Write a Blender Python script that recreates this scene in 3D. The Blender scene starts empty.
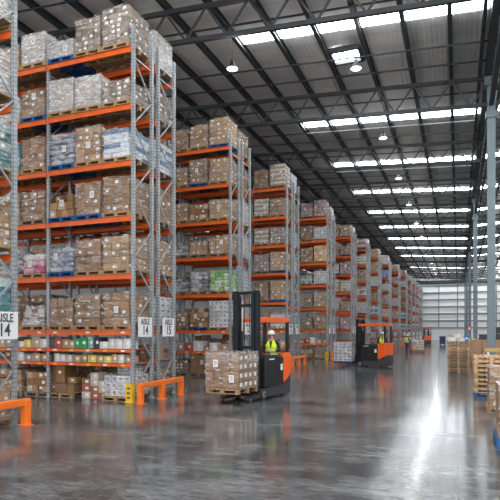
import bpy, math, random
from mathutils import Vector, Matrix, Euler
R = random.Random(7)
sc = bpy.context.scene
COL = sc.collection
F_PX, VX, HOR, EYE = 533.0, 458.0, 331.0, 2.1
YAW = math.atan((VX - 250) / F_PX)
ca, sa = math.cos(YAW), math.sin(YAW)

# ------------------------------------------------------------------ materials
def mat(name, color, rough=0.6, metal=0.0, var=0.0, scale=6.0, tint=False, bump=0.0, bscale=40.0,
        coat=0.0, emit=None, estr=0.0, spec=0.5):
    m = bpy.data.materials.new(name); m.use_nodes = True
    nt = m.node_tree; n = nt.nodes; l = nt.links
    b = n['Principled BSDF']
    b.inputs['Base Color'].default_value = (*color, 1)
    b.inputs['Roughness'].default_value = rough
    b.inputs['Metallic'].default_value = metal
    b.inputs['Specular IOR Level'].default_value = spec
    b.inputs['Coat Weight'].default_value = coat
    src = None
    if tint:
        a = n.new('ShaderNodeAttribute'); a.attribute_name = 'tint'
        src = a.outputs['Color']
    if var > 0:
        tc = n.new('ShaderNodeTexCoord')
        ns = n.new('ShaderNodeTexNoise'); ns.inputs['Scale'].default_value = scale; ns.inputs['Detail'].default_value = 5
        l.new(tc.outputs['Object'], ns.inputs['Vector'])
        mr = n.new('ShaderNodeMapRange')
        mr.inputs['From Min'].default_value = 0.3; mr.inputs['From Max'].default_value = 0.7
        mr.inputs['To Min'].default_value = 1 - var; mr.inputs['To Max'].default_value = 1 + var
        l.new(ns.outputs['Fac'], mr.inputs['Value'])
        mx = n.new('ShaderNodeMix'); mx.data_type = 'RGBA'; mx.blend_type = 'MULTIPLY'
        mx.inputs['Factor'].default_value = 1
        if src: l.new(src, mx.inputs['A'])
        else: mx.inputs['A'].default_value = (*color, 1)
        l.new(mr.outputs['Result'], mx.inputs['B'])
        src = mx.outputs['Result']
    if src: l.new(src, b.inputs['Base Color'])
    if bump > 0:
        tc = n.new('ShaderNodeTexCoord')
        ns = n.new('ShaderNodeTexNoise'); ns.inputs['Scale'].default_value = bscale; ns.inputs['Detail'].default_value = 4
        l.new(tc.outputs['Object'], ns.inputs['Vector'])
        bp = n.new('ShaderNodeBump'); bp.inputs['Strength'].default_value = bump
        l.new(ns.outputs['Fac'], bp.inputs['Height']); l.new(bp.outputs['Normal'], b.inputs['Normal'])
    if emit:
        b.inputs['Emission Color'].default_value = (*emit, 1); b.inputs['Emission Strength'].default_value = estr
    return m

def film_mat(name, lo, hi, col):
    """crinkled translucent stretch film: part see-through, part white glossy creases"""
    m = bpy.data.materials.new(name); m.use_nodes = True
    nt = m.node_tree; n = nt.nodes; l = nt.links
    b = n['Principled BSDF']; out = n['Material Output']
    b.inputs['Base Color'].default_value = (*col, 1); b.inputs['Roughness'].default_value = 0.22
    b.inputs['Specular IOR Level'].default_value = 0.8
    tr = n.new('ShaderNodeBsdfTransparent'); mx = n.new('ShaderNodeMixShader')
    tc = n.new('ShaderNodeTexCoord'); oi = n.new('ShaderNodeObjectInfo')
    ad = n.new('ShaderNodeVectorMath'); ad.operation = 'ADD'
    l.new(tc.outputs['Object'], ad.inputs[0])
    sc_ = n.new('ShaderNodeVectorMath'); sc_.operation = 'SCALE'; sc_.inputs['Scale'].default_value = 37.0
    cb = n.new('ShaderNodeCombineXYZ'); l.new(oi.outputs['Random'], cb.inputs[0]); l.new(oi.outputs['Random'], cb.inputs[1])
    l.new(cb.outputs[0], sc_.inputs[0]); l.new(sc_.outputs[0], ad.inputs[1])
    mp = n.new('ShaderNodeMapping'); mp.inputs['Rotation'].default_value = (0.25, 0.3, 0.2)
    mp.inputs['Scale'].default_value = (2.2, 2.2, 9.0); l.new(ad.outputs[0], mp.inputs['Vector'])
    ns = n.new('ShaderNodeTexNoise'); ns.inputs['Scale'].default_value = 2.3; ns.inputs['Detail'].default_value = 6
    ns.inputs['Distortion'].default_value = 0.8
    l.new(mp.outputs[0], ns.inputs['Vector'])
    mr = n.new('ShaderNodeMapRange'); mr.inputs['From Min'].default_value = 0.47; mr.inputs['From Max'].default_value = 0.68
    mr.inputs['To Min'].default_value = lo; mr.inputs['To Max'].default_value = hi  # whiter creases also paint in the film's crinkle highlights
    l.new(ns.outputs['Fac'], mr.inputs['Value'])
    bp = n.new('ShaderNodeBump'); bp.inputs['Strength'].default_value = 0.4; bp.inputs['Distance'].default_value = 0.05
    l.new(ns.outputs['Fac'], bp.inputs['Height']); l.new(bp.outputs['Normal'], b.inputs['Normal'])
    l.new(mr.outputs['Result'], mx.inputs['Fac']); l.new(tr.outputs[0], mx.inputs[1]); l.new(b.outputs[0], mx.inputs[2])
    l.new(mx.outputs[0], out.inputs['Surface'])
    return m

M = {}
M['carton'] = mat('cardboard', (0.5, 0.35, 0.2), 0.75, var=0.14, scale=5, tint=True)
M['bag'] = mat('plastic_sack', (0.5, 0.5, 0.5), 0.38, var=0.2, scale=9, tint=True, bump=0.3, bscale=18)
M['film'] = film_mat('stretch_film', 0.0, 0.6, (0.80, 0.81, 0.82))
M['film_thick'] = film_mat('thick_stretch_film', 0.25, 0.88, (0.82, 0.84, 0.86))
M['film_mid'] = film_mat('loose_stretch_film', 0.02, 0.62, (0.8, 0.81, 0.83))
M['paper'] = mat('label_paper', (0.85, 0.85, 0.84), 0.6)
M['print'] = mat('label_print', (0.05, 0.05, 0.06), 0.6)
M['wood'] = mat('pallet_wood', (0.55, 0.40, 0.24), 0.75, tint=True, var=0.22, scale=9)
M['galv'] = mat('galvanised_steel', (0.36, 0.40, 0.425), 0.42, 0.35, var=0.15, scale=4)
M['hole'] = mat('slot_shadow_black', (0.03, 0.03, 0.035), 0.8)
M['beam'] = mat('orange_rack_paint', (0.78, 0.125, 0.012), 0.45, var=0.1, scale=2)
M['guard'] = mat('orange_guard_paint', (0.95, 0.2, 0.02), 0.4, var=0.06, scale=3)
M['yellow'] = mat('yellow_paint', (0.85, 0.55, 0.02), 0.45, var=0.08)
M['deck'] = mat('steel_shelf', (0.28, 0.22, 0.18), 0.6, 0.2, var=0.2)
M['sign'] = mat('sign_white', (0.82, 0.83, 0.84), 0.5)
M['black'] = mat('black_plastic', (0.018, 0.019, 0.021), 0.45)
M['mastblk'] = mat('mast_steel_black', (0.012, 0.018, 0.024), 0.4, 0.3)
M['dgrey'] = mat('dark_grey_paint', (0.05, 0.055, 0.06), 0.5)
M['torange'] = mat('truck_orange', (0.95, 0.13, 0.012), 0.3, coat=0.4)
M['rubber'] = mat('rubber', (0.03, 0.03, 0.03), 0.8)
M['rim'] = mat('wheel_grey', (0.2, 0.2, 0.21), 0.5)
M['chrome'] = mat('bare_steel', (0.5, 0.5, 0.5), 0.3, 0.9)
M['skin'] = mat('skin', (0.62, 0.36, 0.25), 0.55)
M['shirt'] = mat('black_jacket', (0.02, 0.021, 0.024), 0.85)
M['trouser'] = mat('navy_trousers', (0.04, 0.07, 0.12), 0.85)
M['vest'] = mat('hi_vis_yellow', (0.72, 0.95, 0.03), 0.6, emit=None)
M['tape'] = mat('reflective_tape', (0.6, 0.62, 0.6), 0.35, 0.2)
M['helmet'] = mat('white_helmet', (0.85, 0.85, 0.84), 0.3)
M['seat'] = mat('seat_vinyl', (0.03, 0.03, 0.032), 0.6)
M['roofsteel'] = mat('roof_steel_dark', (0.04, 0.046, 0.052), 0.55, 0.2, var=0.2, scale=1.5)
M['colpaint'] = mat('column_grey_paint', (0.15, 0.20, 0.225), 0.5, var=0.06, scale=2)
M['skylight'] = mat('daylit_roof_sheet', (0.8, 0.8, 0.8), 0.5, emit=(0.9, 0.95, 1.0), estr=11.5)
M['lens'] = mat('lamp_lens', (0.9, 0.9, 0.9), 0.4, emit=(1.0, 0.98, 0.93), estr=3.0)
M['bluebin'] = mat('navy_plastic', (0.02, 0.05, 0.13), 0.5)
M['bluewrap'] = mat('blue_plastic', (0.02, 0.14, 0.5), 0.5)
M['red'] = mat('red_paint', (0.7, 0.04, 0.03), 0.5)
M['railtan'] = mat('ochre_rail_paint', (0.55, 0.36, 0.10), 0.5)
M['girt'] = mat('wall_girt_grey', (0.22, 0.26, 0.28), 0.55)

def tex_mat_roof():
    m = mat('roof_sheet', (0.2, 0.2, 0.19), 0.6)
    nt = m.node_tree; n = nt.nodes; l = nt.links; b = n['Principled BSDF']
    tc = n.new('ShaderNodeTexCoord')
    wv = n.new('ShaderNodeTexWave'); wv.wave_type = 'BANDS'; wv.bands_direction = 'X'; wv.inputs['Scale'].default_value = 1.6
    l.new(tc.outputs['Object'], wv.inputs['Vector'])
    ns = n.new('ShaderNodeTexNoise'); ns.inputs['Scale'].default_value = 0.5; ns.inputs['Detail'].default_value = 8; ns.inputs['Roughness'].default_value = 0.65
    l.new(tc.outputs['Object'], ns.inputs['Vector'])
    cr = n.new('ShaderNodeValToRGB')
    cr.color_ramp.elements[0].position = 0.3; cr.color_ramp.elements[0].color = (0.70, 0.70, 0.68, 1)
    cr.color_ramp.elements[1].position = 0.7; cr.color_ramp.elements[1].color = (0.86, 0.86, 0.84, 1)
    l.new(ns.outputs['Fac'], cr.inputs['Fac'])
    br = n.new('ShaderNodeTexBrick'); br.inputs['Scale'].default_value = 1.0
    br.offset = 0.0; br.inputs['Brick Width'].default_value = 1.8; br.inputs['Row Height'].default_value = 1.1
    br.inputs['Mortar Size'].default_value = 0.012
    br.inputs['Color1'].default_value = (1, 1, 1, 1); br.inputs['Color2'].default_value = (0.86, 0.86, 0.86, 1); br.inputs['Mortar'].default_value = (0.55, 0.55, 0.55, 1)
    l.new(tc.outputs['Object'], br.inputs['Vector'])
    mx = n.new('ShaderNodeMix'); mx.data_type = 'RGBA'; mx.blend_type = 'MULTIPLY'; mx.inputs['Factor'].default_value = 1
    l.new(cr.outputs['Color'], mx.inputs['A']); l.new(br.outputs['Color'], mx.inputs['B'])
    l.new(mx.outputs['Result'], b.inputs['Base Color'])
    bp = n.new('ShaderNodeBump'); bp.inputs['Strength'].default_value = 0.3; bp.inputs['Distance'].default_value = 0.05
    l.new(wv.outputs['Fac'], bp.inputs['Height']); l.new(bp.outputs['Normal'], b.inputs['Normal'])
    return m
def tex_mat_floor():
    m = mat('polished_concrete', (0.16, 0.165, 0.17), 0.2)
    nt = m.node_tree; n = nt.nodes; l = nt.links; b = n['Principled BSDF']
    tc = n.new('ShaderNodeTexCoord')
    ns = n.new('ShaderNodeTexNoise'); ns.inputs['Scale'].default_value = 0.55; ns.inputs['Detail'].default_value = 9; ns.inputs['Roughness'].default_value = 0.68
    l.new(tc.outputs['Object'], ns.inputs['Vector'])
    cr = n.new('ShaderNodeValToRGB')
    cr.color_ramp.elements[0].position = 0.4; cr.color_ramp.elements[0].color = (0.05, 0.052, 0.055, 1)
    cr.color_ramp.elements[1].position = 0.6; cr.color_ramp.elements[1].color = (0.165, 0.17, 0.175, 1)
    l.new(ns.outputs['Fac'], cr.inputs['Fac'])
    # scuffs left by wheels: fine streaks stretched across the aisle
    mp = n.new('ShaderNodeMapping'); mp.inputs['Scale'].default_value = (0.7, 5.0, 1.0); mp.inputs['Rotation'].default_value = (0, 0, 0.18)
    l.new(tc.outputs['Object'], mp.inputs['Vector'])
    n2 = n.new('ShaderNodeTexNoise'); n2.inputs['Scale'].default_value = 1.2; n2.inputs['Detail'].default_value = 7; n2.inputs['Roughness'].default_value = 0.7
    l.new(mp.outputs[0], n2.inputs['Vector'])
    mr = n.new('ShaderNodeMapRange'); mr.inputs['From Min'].default_value = 0.35; mr.inputs['From Max'].default_value = 0.68
    mr.inputs['To Min'].default_value = 0.62; mr.inputs['To Max'].default_value = 1.35
    l.new(n2.outputs['Fac'], mr.inputs['Value'])
    mx = n.new('ShaderNodeMix'); mx.data_type = 'RGBA'; mx.blend_type = 'MULTIPLY'; mx.inputs['Factor'].default_value = 1
    l.new(cr.outputs['Color'], mx.inputs['A']); l.new(mr.outputs['Result'], mx.inputs['B'])
    mp3 = n.new('ShaderNodeMapping'); mp3.inputs['Scale'].default_value = (2.2, 9.0, 1.0); mp3.inputs['Rotation'].default_value = (0, 0, 0.75)
    l.new(tc.outputs['Object'], mp3.inputs['Vector'])
    n3 = n.new('ShaderNodeTexNoise'); n3.inputs['Scale'].default_value = 2.6; n3.inputs['Detail'].default_value = 9; n3.inputs['Roughness'].default_value = 0.8
    l.new(mp3.outputs[0], n3.inputs['Vector'])
    mr3 = n.new('ShaderNodeMapRange'); mr3.inputs['From Min'].default_value = 0.4; mr3.inputs['From Max'].default_value = 0.62
    mr3.inputs['To Min'].default_value = 0.6; mr3.inputs['To Max'].default_value = 1.5
    l.new(n3.outputs['Fac'], mr3.inputs['Value'])
    mx3 = n.new('ShaderNodeMix'); mx3.data_type = 'RGBA'; mx3.blend_type = 'MULTIPLY'; mx3.inputs['Factor'].default_value = 1
    l.new(mx.outputs['Result'], mx3.inputs['A']); l.new(mr3.outputs['Result'], mx3.inputs['B']); mx = mx3
    br = n.new('ShaderNodeTexBrick'); br.offset = 0.0; br.inputs['Scale'].default_value = 1.0
    br.inputs['Brick Width'].default_value = 4.45; br.inputs['Row Height'].default_value = 4.45; br.inputs['Mortar Size'].default_value = 0.012
    br.inputs['Color1'].default_value = (1, 1, 1, 1); br.inputs['Color2'].default_value = (0.93, 0.93, 0.93, 1); br.inputs['Mortar'].default_value = (0.45, 0.45, 0.45, 1)
    l.new(tc.outputs['Object'], br.inputs['Vector'])
    m2 = n.new('ShaderNodeMix'); m2.data_type = 'RGBA'; m2.blend_type = 'MULTIPLY'; m2.inputs['Factor'].default_value = 1
    l.new(mx.outputs['Result'], m2.inputs['A']); l.new(br.outputs['Color'], m2.inputs['B'])
    l.new(m2.outputs['Result'], b.inputs['Base Color'])
    r = n.new('ShaderNodeMapRange'); r.inputs['From Min'].default_value = 0.3; r.inputs['From Max'].default_value = 0.7
    r.inputs['To Min'].default_value = 0.07; r.inputs['To Max'].default_value = 0.2
    l.new(n2.outputs['Fac'], r.inputs['Value']); l.new(r.outputs['Result'], b.inputs['Roughness'])
    b.inputs['Specular IOR Level'].default_value = 0.4
    bp = n.new('ShaderNodeBump'); bp.inputs['Strength'].default_value = 0.012; bp.inputs['Distance'].default_value = 0.02
    l.new(n2.outputs['Fac'], bp.inputs['Height']); l.new(bp.outputs['Normal'], b.inputs['Normal'])
    return m
def tex_mat_wall():
    m = mat('white_cladding', (0.88, 0.89, 0.9), 0.5)
    nt = m.node_tree; n = nt.nodes; l = nt.links; b = n['Principled BSDF']
    tc = n.new('ShaderNodeTexCoord')
    wv = n.new('ShaderNodeTexWave'); wv.wave_type = 'BANDS'; wv.bands_direction = 'X'; wv.inputs['Scale'].default_value = 1.0
    l.new(tc.outputs['Object'], wv.inputs['Vector'])
    bp = n.new('ShaderNodeBump'); bp.inputs['Strength'].default_value = 0.2
    l.new(wv.outputs['Fac'], bp.inputs['Height']); l.new(bp.outputs['Normal'], b.inputs['Normal'])
    return m
M['roof'] = tex_mat_roof(); M['floor'] = tex_mat_floor(); M['wall'] = tex_mat_wall()

# ------------------------------------------------------------------ mesh builder
class MB:
    def __init__(s): s.v = []; s.f = []; s.m = []; s.t = []; s.s = []
    def add(s, vs, fs, m=0, t=(1, 1, 1), sm=False):
        o = len(s.v); s.v += [tuple(p) for p in vs]
        for f in fs: s.f.append([i + o for i in f]); s.m.append(m); s.t.append(t); s.s.append(sm)
    def box(s, c, d, m=0, t=(1, 1, 1), rz=0.0, rot=None, taper=1.0):
        hx, hy, hz = d[0] / 2, d[1] / 2, d[2] / 2
        ps = []
        for z in (-hz, hz):
            k = taper if z > 0 else 1.0
            for x, y in ((-hx, -hy), (hx, -hy), (hx, hy), (-hx, hy)): ps.append(Vector((x * k, y * k, z)))
        if rot is not None: ps = [rot @ p for p in ps]
        elif rz: q = Matrix.Rotation(rz, 3, 'Z'); ps = [q @ p for p in ps]
        c = Vector(c)
        s.add([p + c for p in ps], [(0, 3, 2, 1), (4, 5, 6, 7), (0, 1, 5, 4), (1, 2, 6, 5), (2, 3, 7, 6), (3, 0, 4, 7)], m, t)
    def span(s, a, b, m=0, t=(1, 1, 1)):
        s.box([(a[i] + b[i]) / 2 for i in range(3)], [abs(b[i] - a[i]) for i in range(3)], m, t)
    def bar(s, a, b, w, h, m=0, t=(1, 1, 1)):
        a = Vector(a); b = Vector(b); d = b - a; L = d.length
        if L < 1e-6: return
        q = d.to_track_quat('X', 'Z').to_matrix()
        s.box((a + b) / 2, (L, w, h), m, t, rot=q)
    def tube(s, a, b, r, n=10, m=0, t=(1, 1, 1), r2=None, sm=True):
        a = Vector(a); b = Vector(b); d = b - a
        if r2 is None: r2 = r
        q = d.to_track_quat('Z', 'X').to_matrix(); vs = []
        for p, rr in ((a, r), (b, r2)):
            for i in range(n):
                an = 2 * math.pi * i / n
                vs.append(p + q @ Vector((rr * math.cos(an), rr * math.sin(an), 0)))
        s.add(vs, [(i, (i + 1) % n, n + (i + 1) % n, n + i) for i in range(n)], m, t, sm)
        s.add(vs[:n], [tuple(reversed(range(n)))], m, t); s.add(vs[n:], [tuple(range(n))], m, t)
    def path(s, pts, r, n=8, m=0, t=(1, 1, 1)):
        for a, b in zip(pts, pts[1:]): s.tube(a, b, r, n, m, t)
    def sell(s, c, d, e=0.4, nu=12, nv=6, m=0, t=(1, 1, 1), rz=0.0):
        """super-ellipsoid: a bulging sack"""
        def p(a, k): return math.copysign(abs(a) ** k, a)
        vs = []; q = Matrix.Rotation(rz, 3, 'Z'); c = Vector(c)
        for j in range(nv + 1):
            ph = -math.pi / 2 + math.pi * j / nv
            for i in range(nu):
                th = 2 * math.pi * i / nu
                vs.append(c + q @ Vector((d[0] / 2 * p(math.cos(ph), e) * p(math.cos(th), e), d[1] / 2 * p(math.cos(ph), e) * p(math.sin(th), e), d[2] / 2 * p(math.sin(ph), max(e, .6)))))
        fs = []
        for j in range(nv):
            for i in range(nu):
                fs.append((j * nu + i, j * nu + (i + 1) % nu, (j + 1) * nu + (i + 1) % nu, (j + 1) * nu + i))
        s.add(vs, fs, m, t, True)
    def lathe(s, prof, n=20, m=0, t=(1, 1, 1), c=(0, 0, 0)):
        vs = []
        for r, z in prof:
            for i in range(n):
                a = 2 * math.pi * i / n; vs.append((c[0] + r * math.cos(a), c[1] + r * math.sin(a), c[2] + z))
        fs = []
        for j in range(len(prof) - 1):
            for i in range(n): fs.append((j * n + i, j * n + (i + 1) % n, (j + 1) * n + (i + 1) % n, (j + 1) * n + i))
        s.add(vs, fs, m, t, True)
    def prism(s, poly, y0, y1, m=0, t=(1, 1, 1)):
        """poly in (x,z), extruded along y"""
        n = len(poly); vs = [(x, y0, z) for x, z in poly] + [(x, y1, z) for x, z in poly]
        s.add(vs, [tuple(range(n)), tuple(reversed(range(n, 2 * n)))] + [(i + n, (i + 1) % n + n, (i + 1) % n, i) for i in range(n)], m, t)
    def mesh(s, name, mats):
        me = bpy.data.meshes.new(name); me.from_pydata(s.v, [], s.f)
        for x in mats: me.materials.append(M[x])
        me.polygons.foreach_set('material_index', s.m)
        me.polygons.foreach_set('use_smooth', s.s)
        a = me.color_attributes.new('tint', 'FLOAT_COLOR', 'CORNER')
        buf = []
        for p, t in zip(me.polygons, s.t): buf += [t[0], t[1], t[2], 1.0] * p.loop_total
        a.data.foreach_set('color', buf); me.update(); me.validate()
        return me
    def build(s, name, mats, parent=None, loc=(0, 0, 0), rz=0.0, bevel=0.0):
        return link(name, s.mesh(name, mats if isinstance(mats, (list, tuple)) else [mats]), parent, loc, rz, bevel)
def link(name, me, parent=None, loc=(0, 0, 0), rz=0.0, bevel=0.0):
    o = bpy.data.objects.new(name, me); COL.objects.link(o); o.parent = parent
    o.location = loc; o.rotation_euler = (0, 0, rz)
    if bevel:
        b = o.modifiers.new('bevel', 'BEVEL'); b.width = bevel; b.segments = 2; b.limit_method = 'ANGLE'
    return o
def empty(name, loc, rz=0.0):
    o = bpy.data.objects.new(name, None); COL.objects.link(o); o.location = loc; o.rotation_euler = (0, 0, rz)
    o.empty_display_size = 0.2
    return o
def tag(o, label, cat, group=None, kind=None):
    o['label'] = label; o['category'] = cat
    if group: o['group'] = group
    if kind: o['kind'] = kind
    return o
def struct(o):
    o['kind'] = 'structure'; return o
def copy_tree(o, parent=None):
    c = o.copy(); COL.objects.link(c); c.parent = parent
    for ch in [x for x in o.children]: copy_tree(ch, c)
    return c
def ground(px, y, z=0.0):
    Z = F_PX * (EYE - z) / (y - HOR); t = (px - 250) / F_PX
    return Z * (t * ca - sa), Z * (ca + t * sa)

# ------------------------------------------------------------------ building shell
XL, XR, YB, YF = -34.0, 26.0, -22.0, 133.0
XV = 1.45
def roof_z(x): return 14.45 + 0.06 * abs(x - XV)
b = MB(); b.box(((XL + XR) / 2, (YB + YF) / 2, -0.1), (XR - XL, YF - YB, 0.2)); struct(b.build('floor', 'floor'))
b = MB()
for x0, x1 in ((XL, XV), (XV, XR)):
    z0, z1 = roof_z(x0), roof_z(x1)
    b.add([(x0, YB, z0), (x1, YB, z1), (x1, YF, z1), (x0, YF, z0), (x0, YB, z0 + .12), (x1, YB, z1 + .12), (x1, YF, z1 + .12), (x0, YF, z0 + .12)],
          [(0, 3, 2, 1), (4, 5, 6, 7), (0, 1, 5, 4), (1, 2, 6, 5), (2, 3, 7, 6), (3, 0, 4, 7)])
struct(b.build('ceiling', 'roof'))
HW = 16.5
b = MB(); b.box(((XL + XR) / 2, YF + .15, HW / 2), (XR - XL, .3, HW)); struct(b.build('wall_back', 'wall'))
b = MB(); b.box((XL - .15, (YB + YF) / 2, HW / 2), (.3, YF - YB, HW)); struct(b.build('wall_left', 'wall'))
b = MB(); b.box((XR + .15, (YB + YF) / 2, HW / 2), (.3, YF - YB, HW)); struct(b.build('wall_right', 'wall'))
# rails and seams of the far wall
k = 1
for z in (2.9, 4.5, 6.15, 7.8, 9.45, 11.1, 12.75):
    b = MB(); b.box((-4, YF - .16, z), (XR - XL - 24, .3, .27)); struct(b.build('trim_%d' % k, 'girt')); k += 1
for x in (-12.4, -8.3, -4.2, -0.1, 4.0, 8.1, 12.2):
    b = MB(); b.box((x, YF - .08, 8.0), (.22, .14, 10.0)); struct(b.build('trim_%d' % k, 'girt')); k += 1
b = MB(); b.box((-4, YF - .2, 13.55), (XR - XL - 24, .35, .8)); struct(b.build('trim_%d' % k, 'roofsteel'))

P = 8.9
trussY = [27.4 + P * i for i in range(-5, 12)]
trussY = [y for y in trussY if y < YF - 1]
# trusses crossing the hall
tb = MB()
tw = 0.14
for x0, x1 in ((XL + .1, XV), (XV, XR - .1)):
    for off, hh in ((0.47, .17), (1.72, .17)):
        tb.bar((x0, 0, roof_z(x0) - off), (x1, 0, roof_z(x1) - off), tw, hh)
xs = []
x = XV - 0.0
nodes = [XV - 1.75 * i for i in range(0, 21) if XV - 1.75 * i > XL] 
nodesr = [XV + 1.75 * i for i in range(0, 15) if XV + 1.75 * i < XR]
for ns_ in (nodes, nodesr):
    sgn = -1 if ns_ is nodes else 1
    for i in range(len(ns_) - 1):
        xa, xb = ns_[i], ns_[i + 1]; xm = (xa + xb) / 2
        tb.bar((xa, 0, roof_z(xa) - .5), (xm, 0, roof_z(xm) - 1.7), .07, .07)
        tb.bar((xm, 0, roof_z(xm) - 1.7), (xb, 0, roof_z(xb) - .5), .07, .07)
tme = tb.mesh('roof_truss', ['roofsteel'])
for y in trussY: struct(link('roof_truss', tme, None, (0, y, 0)))
# long beams under the sheets
bx = [-0.3 - 1.75 * i for i in range(19)] + [3.2 + 1.75 * i for i in range(12)]
for x in bx:
    b = MB()
    w_ = .17
    b.box((0, 0, -.06), (w_, YF - YB, .03)); b.box((0, 0, -.31), (w_, YF - YB, .03)); b.box((0, 0, -.185), (.05, YF - YB, .22))
    struct(b.build('roof_beam', 'roofsteel', None, (x, (YB + YF) / 2, roof_z(x))))
b = MB(); b.box((0, 0, -.3), (.55, YF - YB, .4)); b.box((-.5, 0, -.25), (.14, YF - YB, .3)); b.box((.5, 0, -.25), (.14, YF - YB, .3))
b.box((0, 0, -1.75), (.2, YF - YB, .2))
n = int((YF - YB) / 2.2)
for i in range(n):
    y = -(YF - YB) / 2 + i * 2.2
    b.bar((0, y, -.5), (0, y + 1.1, -1.7), .08, .08); b.bar((0, y + 1.1, -1.7), (0, y + 2.2, -.5), .08, .08)
struct(b.build('valley_girder', 'roofsteel', None, (XV, (YB + YF) / 2, 14.45)))
# cross purlins
for y in trussY:
    for dy in (1.7, 5.6, 7.3):
        b = MB()
        for x0, x1 in ((XL + .1, XV - .3), (XV + .3, XR - .1)):
            b.bar((x0, 0, roof_z(x0) - .37), (x1, 0, roof_z(x1) - .37), .06, .06)
        struct(b.build('roof_purlin', 'roofsteel', None, (0, y + dy, 0)))
# daylight strips
k = 1
skyY = [21.95 + P * i for i in range(-4, 1)] + [32.5, 41.2] + [50.0 + P * i for i in range(10)]
for y in skyY:
    if not (YB + 1 < y < YF - 1): continue
    for xa, xb in ((-9.05, XV - .35), (XV + .35, 11.6)):
        b = MB(); za, zb = roof_z(xa) - .03, roof_z(xb) - .03; h = .31
        b.add([(xa, -h, za), (xb, -h, zb), (xb, h, zb), (xa, h, za), (xa, -h, za - .03), (xb, -h, zb - .03), (xb, h, zb - .03), (xa, h, za - .03)],
              [(0, 1, 2, 3), (4, 7, 6, 5), (0, 4, 5, 1), (1, 5, 6, 2), (2, 6, 7, 3), (3, 7, 4, 0)])
        o = struct(b.build('window_%d' % k, 'skylight', None, (0, y, 0))); k += 1
# roof hatch
b = MB(); hx, hy = -4.75, 24.3
b.box((hx, hy, roof_z(hx) - .06), (1.15, 1.0, .05))
struct(b.build('window_%d' % k, 'skylight')); k += 1
b = MB()
for sx in (-.66, .66): b.box((hx + sx, hy, roof_z(hx) - .12), (.16, 1.35, .2))
for sy in (-.58, .58): b.box((hx, hy + sy, roof_z(hx) - .12), (1.4, .16, .2))
struct(b.build('trim_30', 'roofsteel'))
# columns of the valley line
for i in range(6):
    y = 27.4 + 24.6 * i
    if y > YF: continue
    b = MB(); zt = 14.1
    b.box((0, -.17, zt / 2), (.35, .03, zt)); b.box((0, .17, zt / 2), (.35, .03, zt)); b.box((0, 0, zt / 2), (.03, .33, zt))
    b.box((0, 0, .02), (.6, .6, .04)); b.box((0, 0, zt - 1.9), (.5, .5, .3)); b.box((0,0,zt-.3),(.6,.6,.5))
    struct(b.build('steel_column', 'colpaint', None, (XV, y, 0)))

# ------------------------------------------------------------------ lamps
def lamp_proto():
    r = empty('high_bay_lamp', (0, 0, 0))
    b = MB(); b.lathe([(.0, .30), (.09, .30), (.10, .16), (.16, .12), (.25, .0), (.24, .0), (.15, .10), (.0, .10)], 20); b.build('shade', 'dgrey', r)
    b = MB(); b.lathe([(.0, -.03), (.12, -.025), (.21, .0), (.23, .02), (.0, .02)], 20); b.build('lens', 'lens', r)
    b = MB(); b.tube((0, 0, .3), (0, 0, 1.2), .012, 6); b.box((0, 0, .33), (.1, .1, .08)); b.build('hanging_cord', 'dgrey', r)
    return r
lp = lamp_proto()
ADDED_AISLE_LAMPS = [(-14.5, 20.0), (-9.5, 11.3), (-15.0, 11.3)]  # unseen lamps added to light the racks from above
lampspots = [(-4.1, 23.1 + P * i) for i in range(-4, 12) if 23.1 + P * i < YF - 3]
lampspots += [(-8.75, 20.4)] + ADDED_AISLE_LAMPS + [(7.5, 23.1 + P * i) for i in range(-4, 12, 1) if 23.1 + P * i < YF - 3]  # right-hand row is added to light the ceiling and far wall
ordn = ['nearest', 'second', 'third', 'fourth', 'fifth', 'sixth', 'seventh', 'eighth', 'ninth', 'tenth', 'eleventh', 'twelfth', 'thirteenth', 'fourteenth', 'fifteenth', 'sixteenth']
cntL = {}
LAMPS = [lp] + [copy_tree(lp) for _ in lampspots[1:]]
for i, (x, y) in enumerate(lampspots):
    o = LAMPS[i]
    o.location = (x, y, 13.42 if x > -8 else 13.0)
    for c in o.children:
        if c.name.startswith('hanging_cord'):
            pass
    if (x, y) in ADDED_AISLE_LAMPS: lab = ['added high bay lamp deep over the second aisle behind the racks', 'added high bay lamp over the mouth of the nearest aisle', 'added high bay lamp deep inside over the nearest aisle'][ADDED_AISLE_LAMPS.index((x, y))]
    elif x < -8: lab = 'single glowing high bay lamp over the racks, left of the main lamp row'
    else:
        vis = y > 20 and x < 0
        side = 'the lamp row over the main aisle' if x < 0 else 'the added row right of the columns'
        j = cntL.get(x, 0); cntL[x] = j + 1
        lab = '%s high bay lamp of %s' % (ordn[j] + ' (counting from the front)' if j else 'foremost', side)
    tag(o, lab, 'lamp', 'hanging high bay lamps')
    ld = bpy.data.lights.new('lamp_light', 'AREA'); ld.shape = 'DISK'; ld.size = .5; ld.energy = 12 if (x, y) in ADDED_AISLE_LAMPS else 3; ld.spread = math.radians(170); ld.color = (1.0, .97, .92)
    lo = bpy.data.objects.new('lamp_light', ld); COL.objects.link(lo); lo.parent = o; lo.location = (0, 0, -.05)
    ld = bpy.data.lights.new('lamp_glow', 'POINT'); ld.shadow_soft_size = .28; ld.energy = 14 if (x, y) in ADDED_AISLE_LAMPS else 450 if y < 8 else 260 if x > 0 and y < 70 else 600 if x > 0 and y > 100 else 70 if y > 112 else 28; ld.color = (1.0, .97, .92)  # output boosted behind the camera and at right to brighten goods, ceiling, wall
    lo = bpy.data.objects.new('lamp_glow', ld); COL.objects.link(lo); lo.parent = o; lo.location = (0, 0, -.27)

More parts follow.
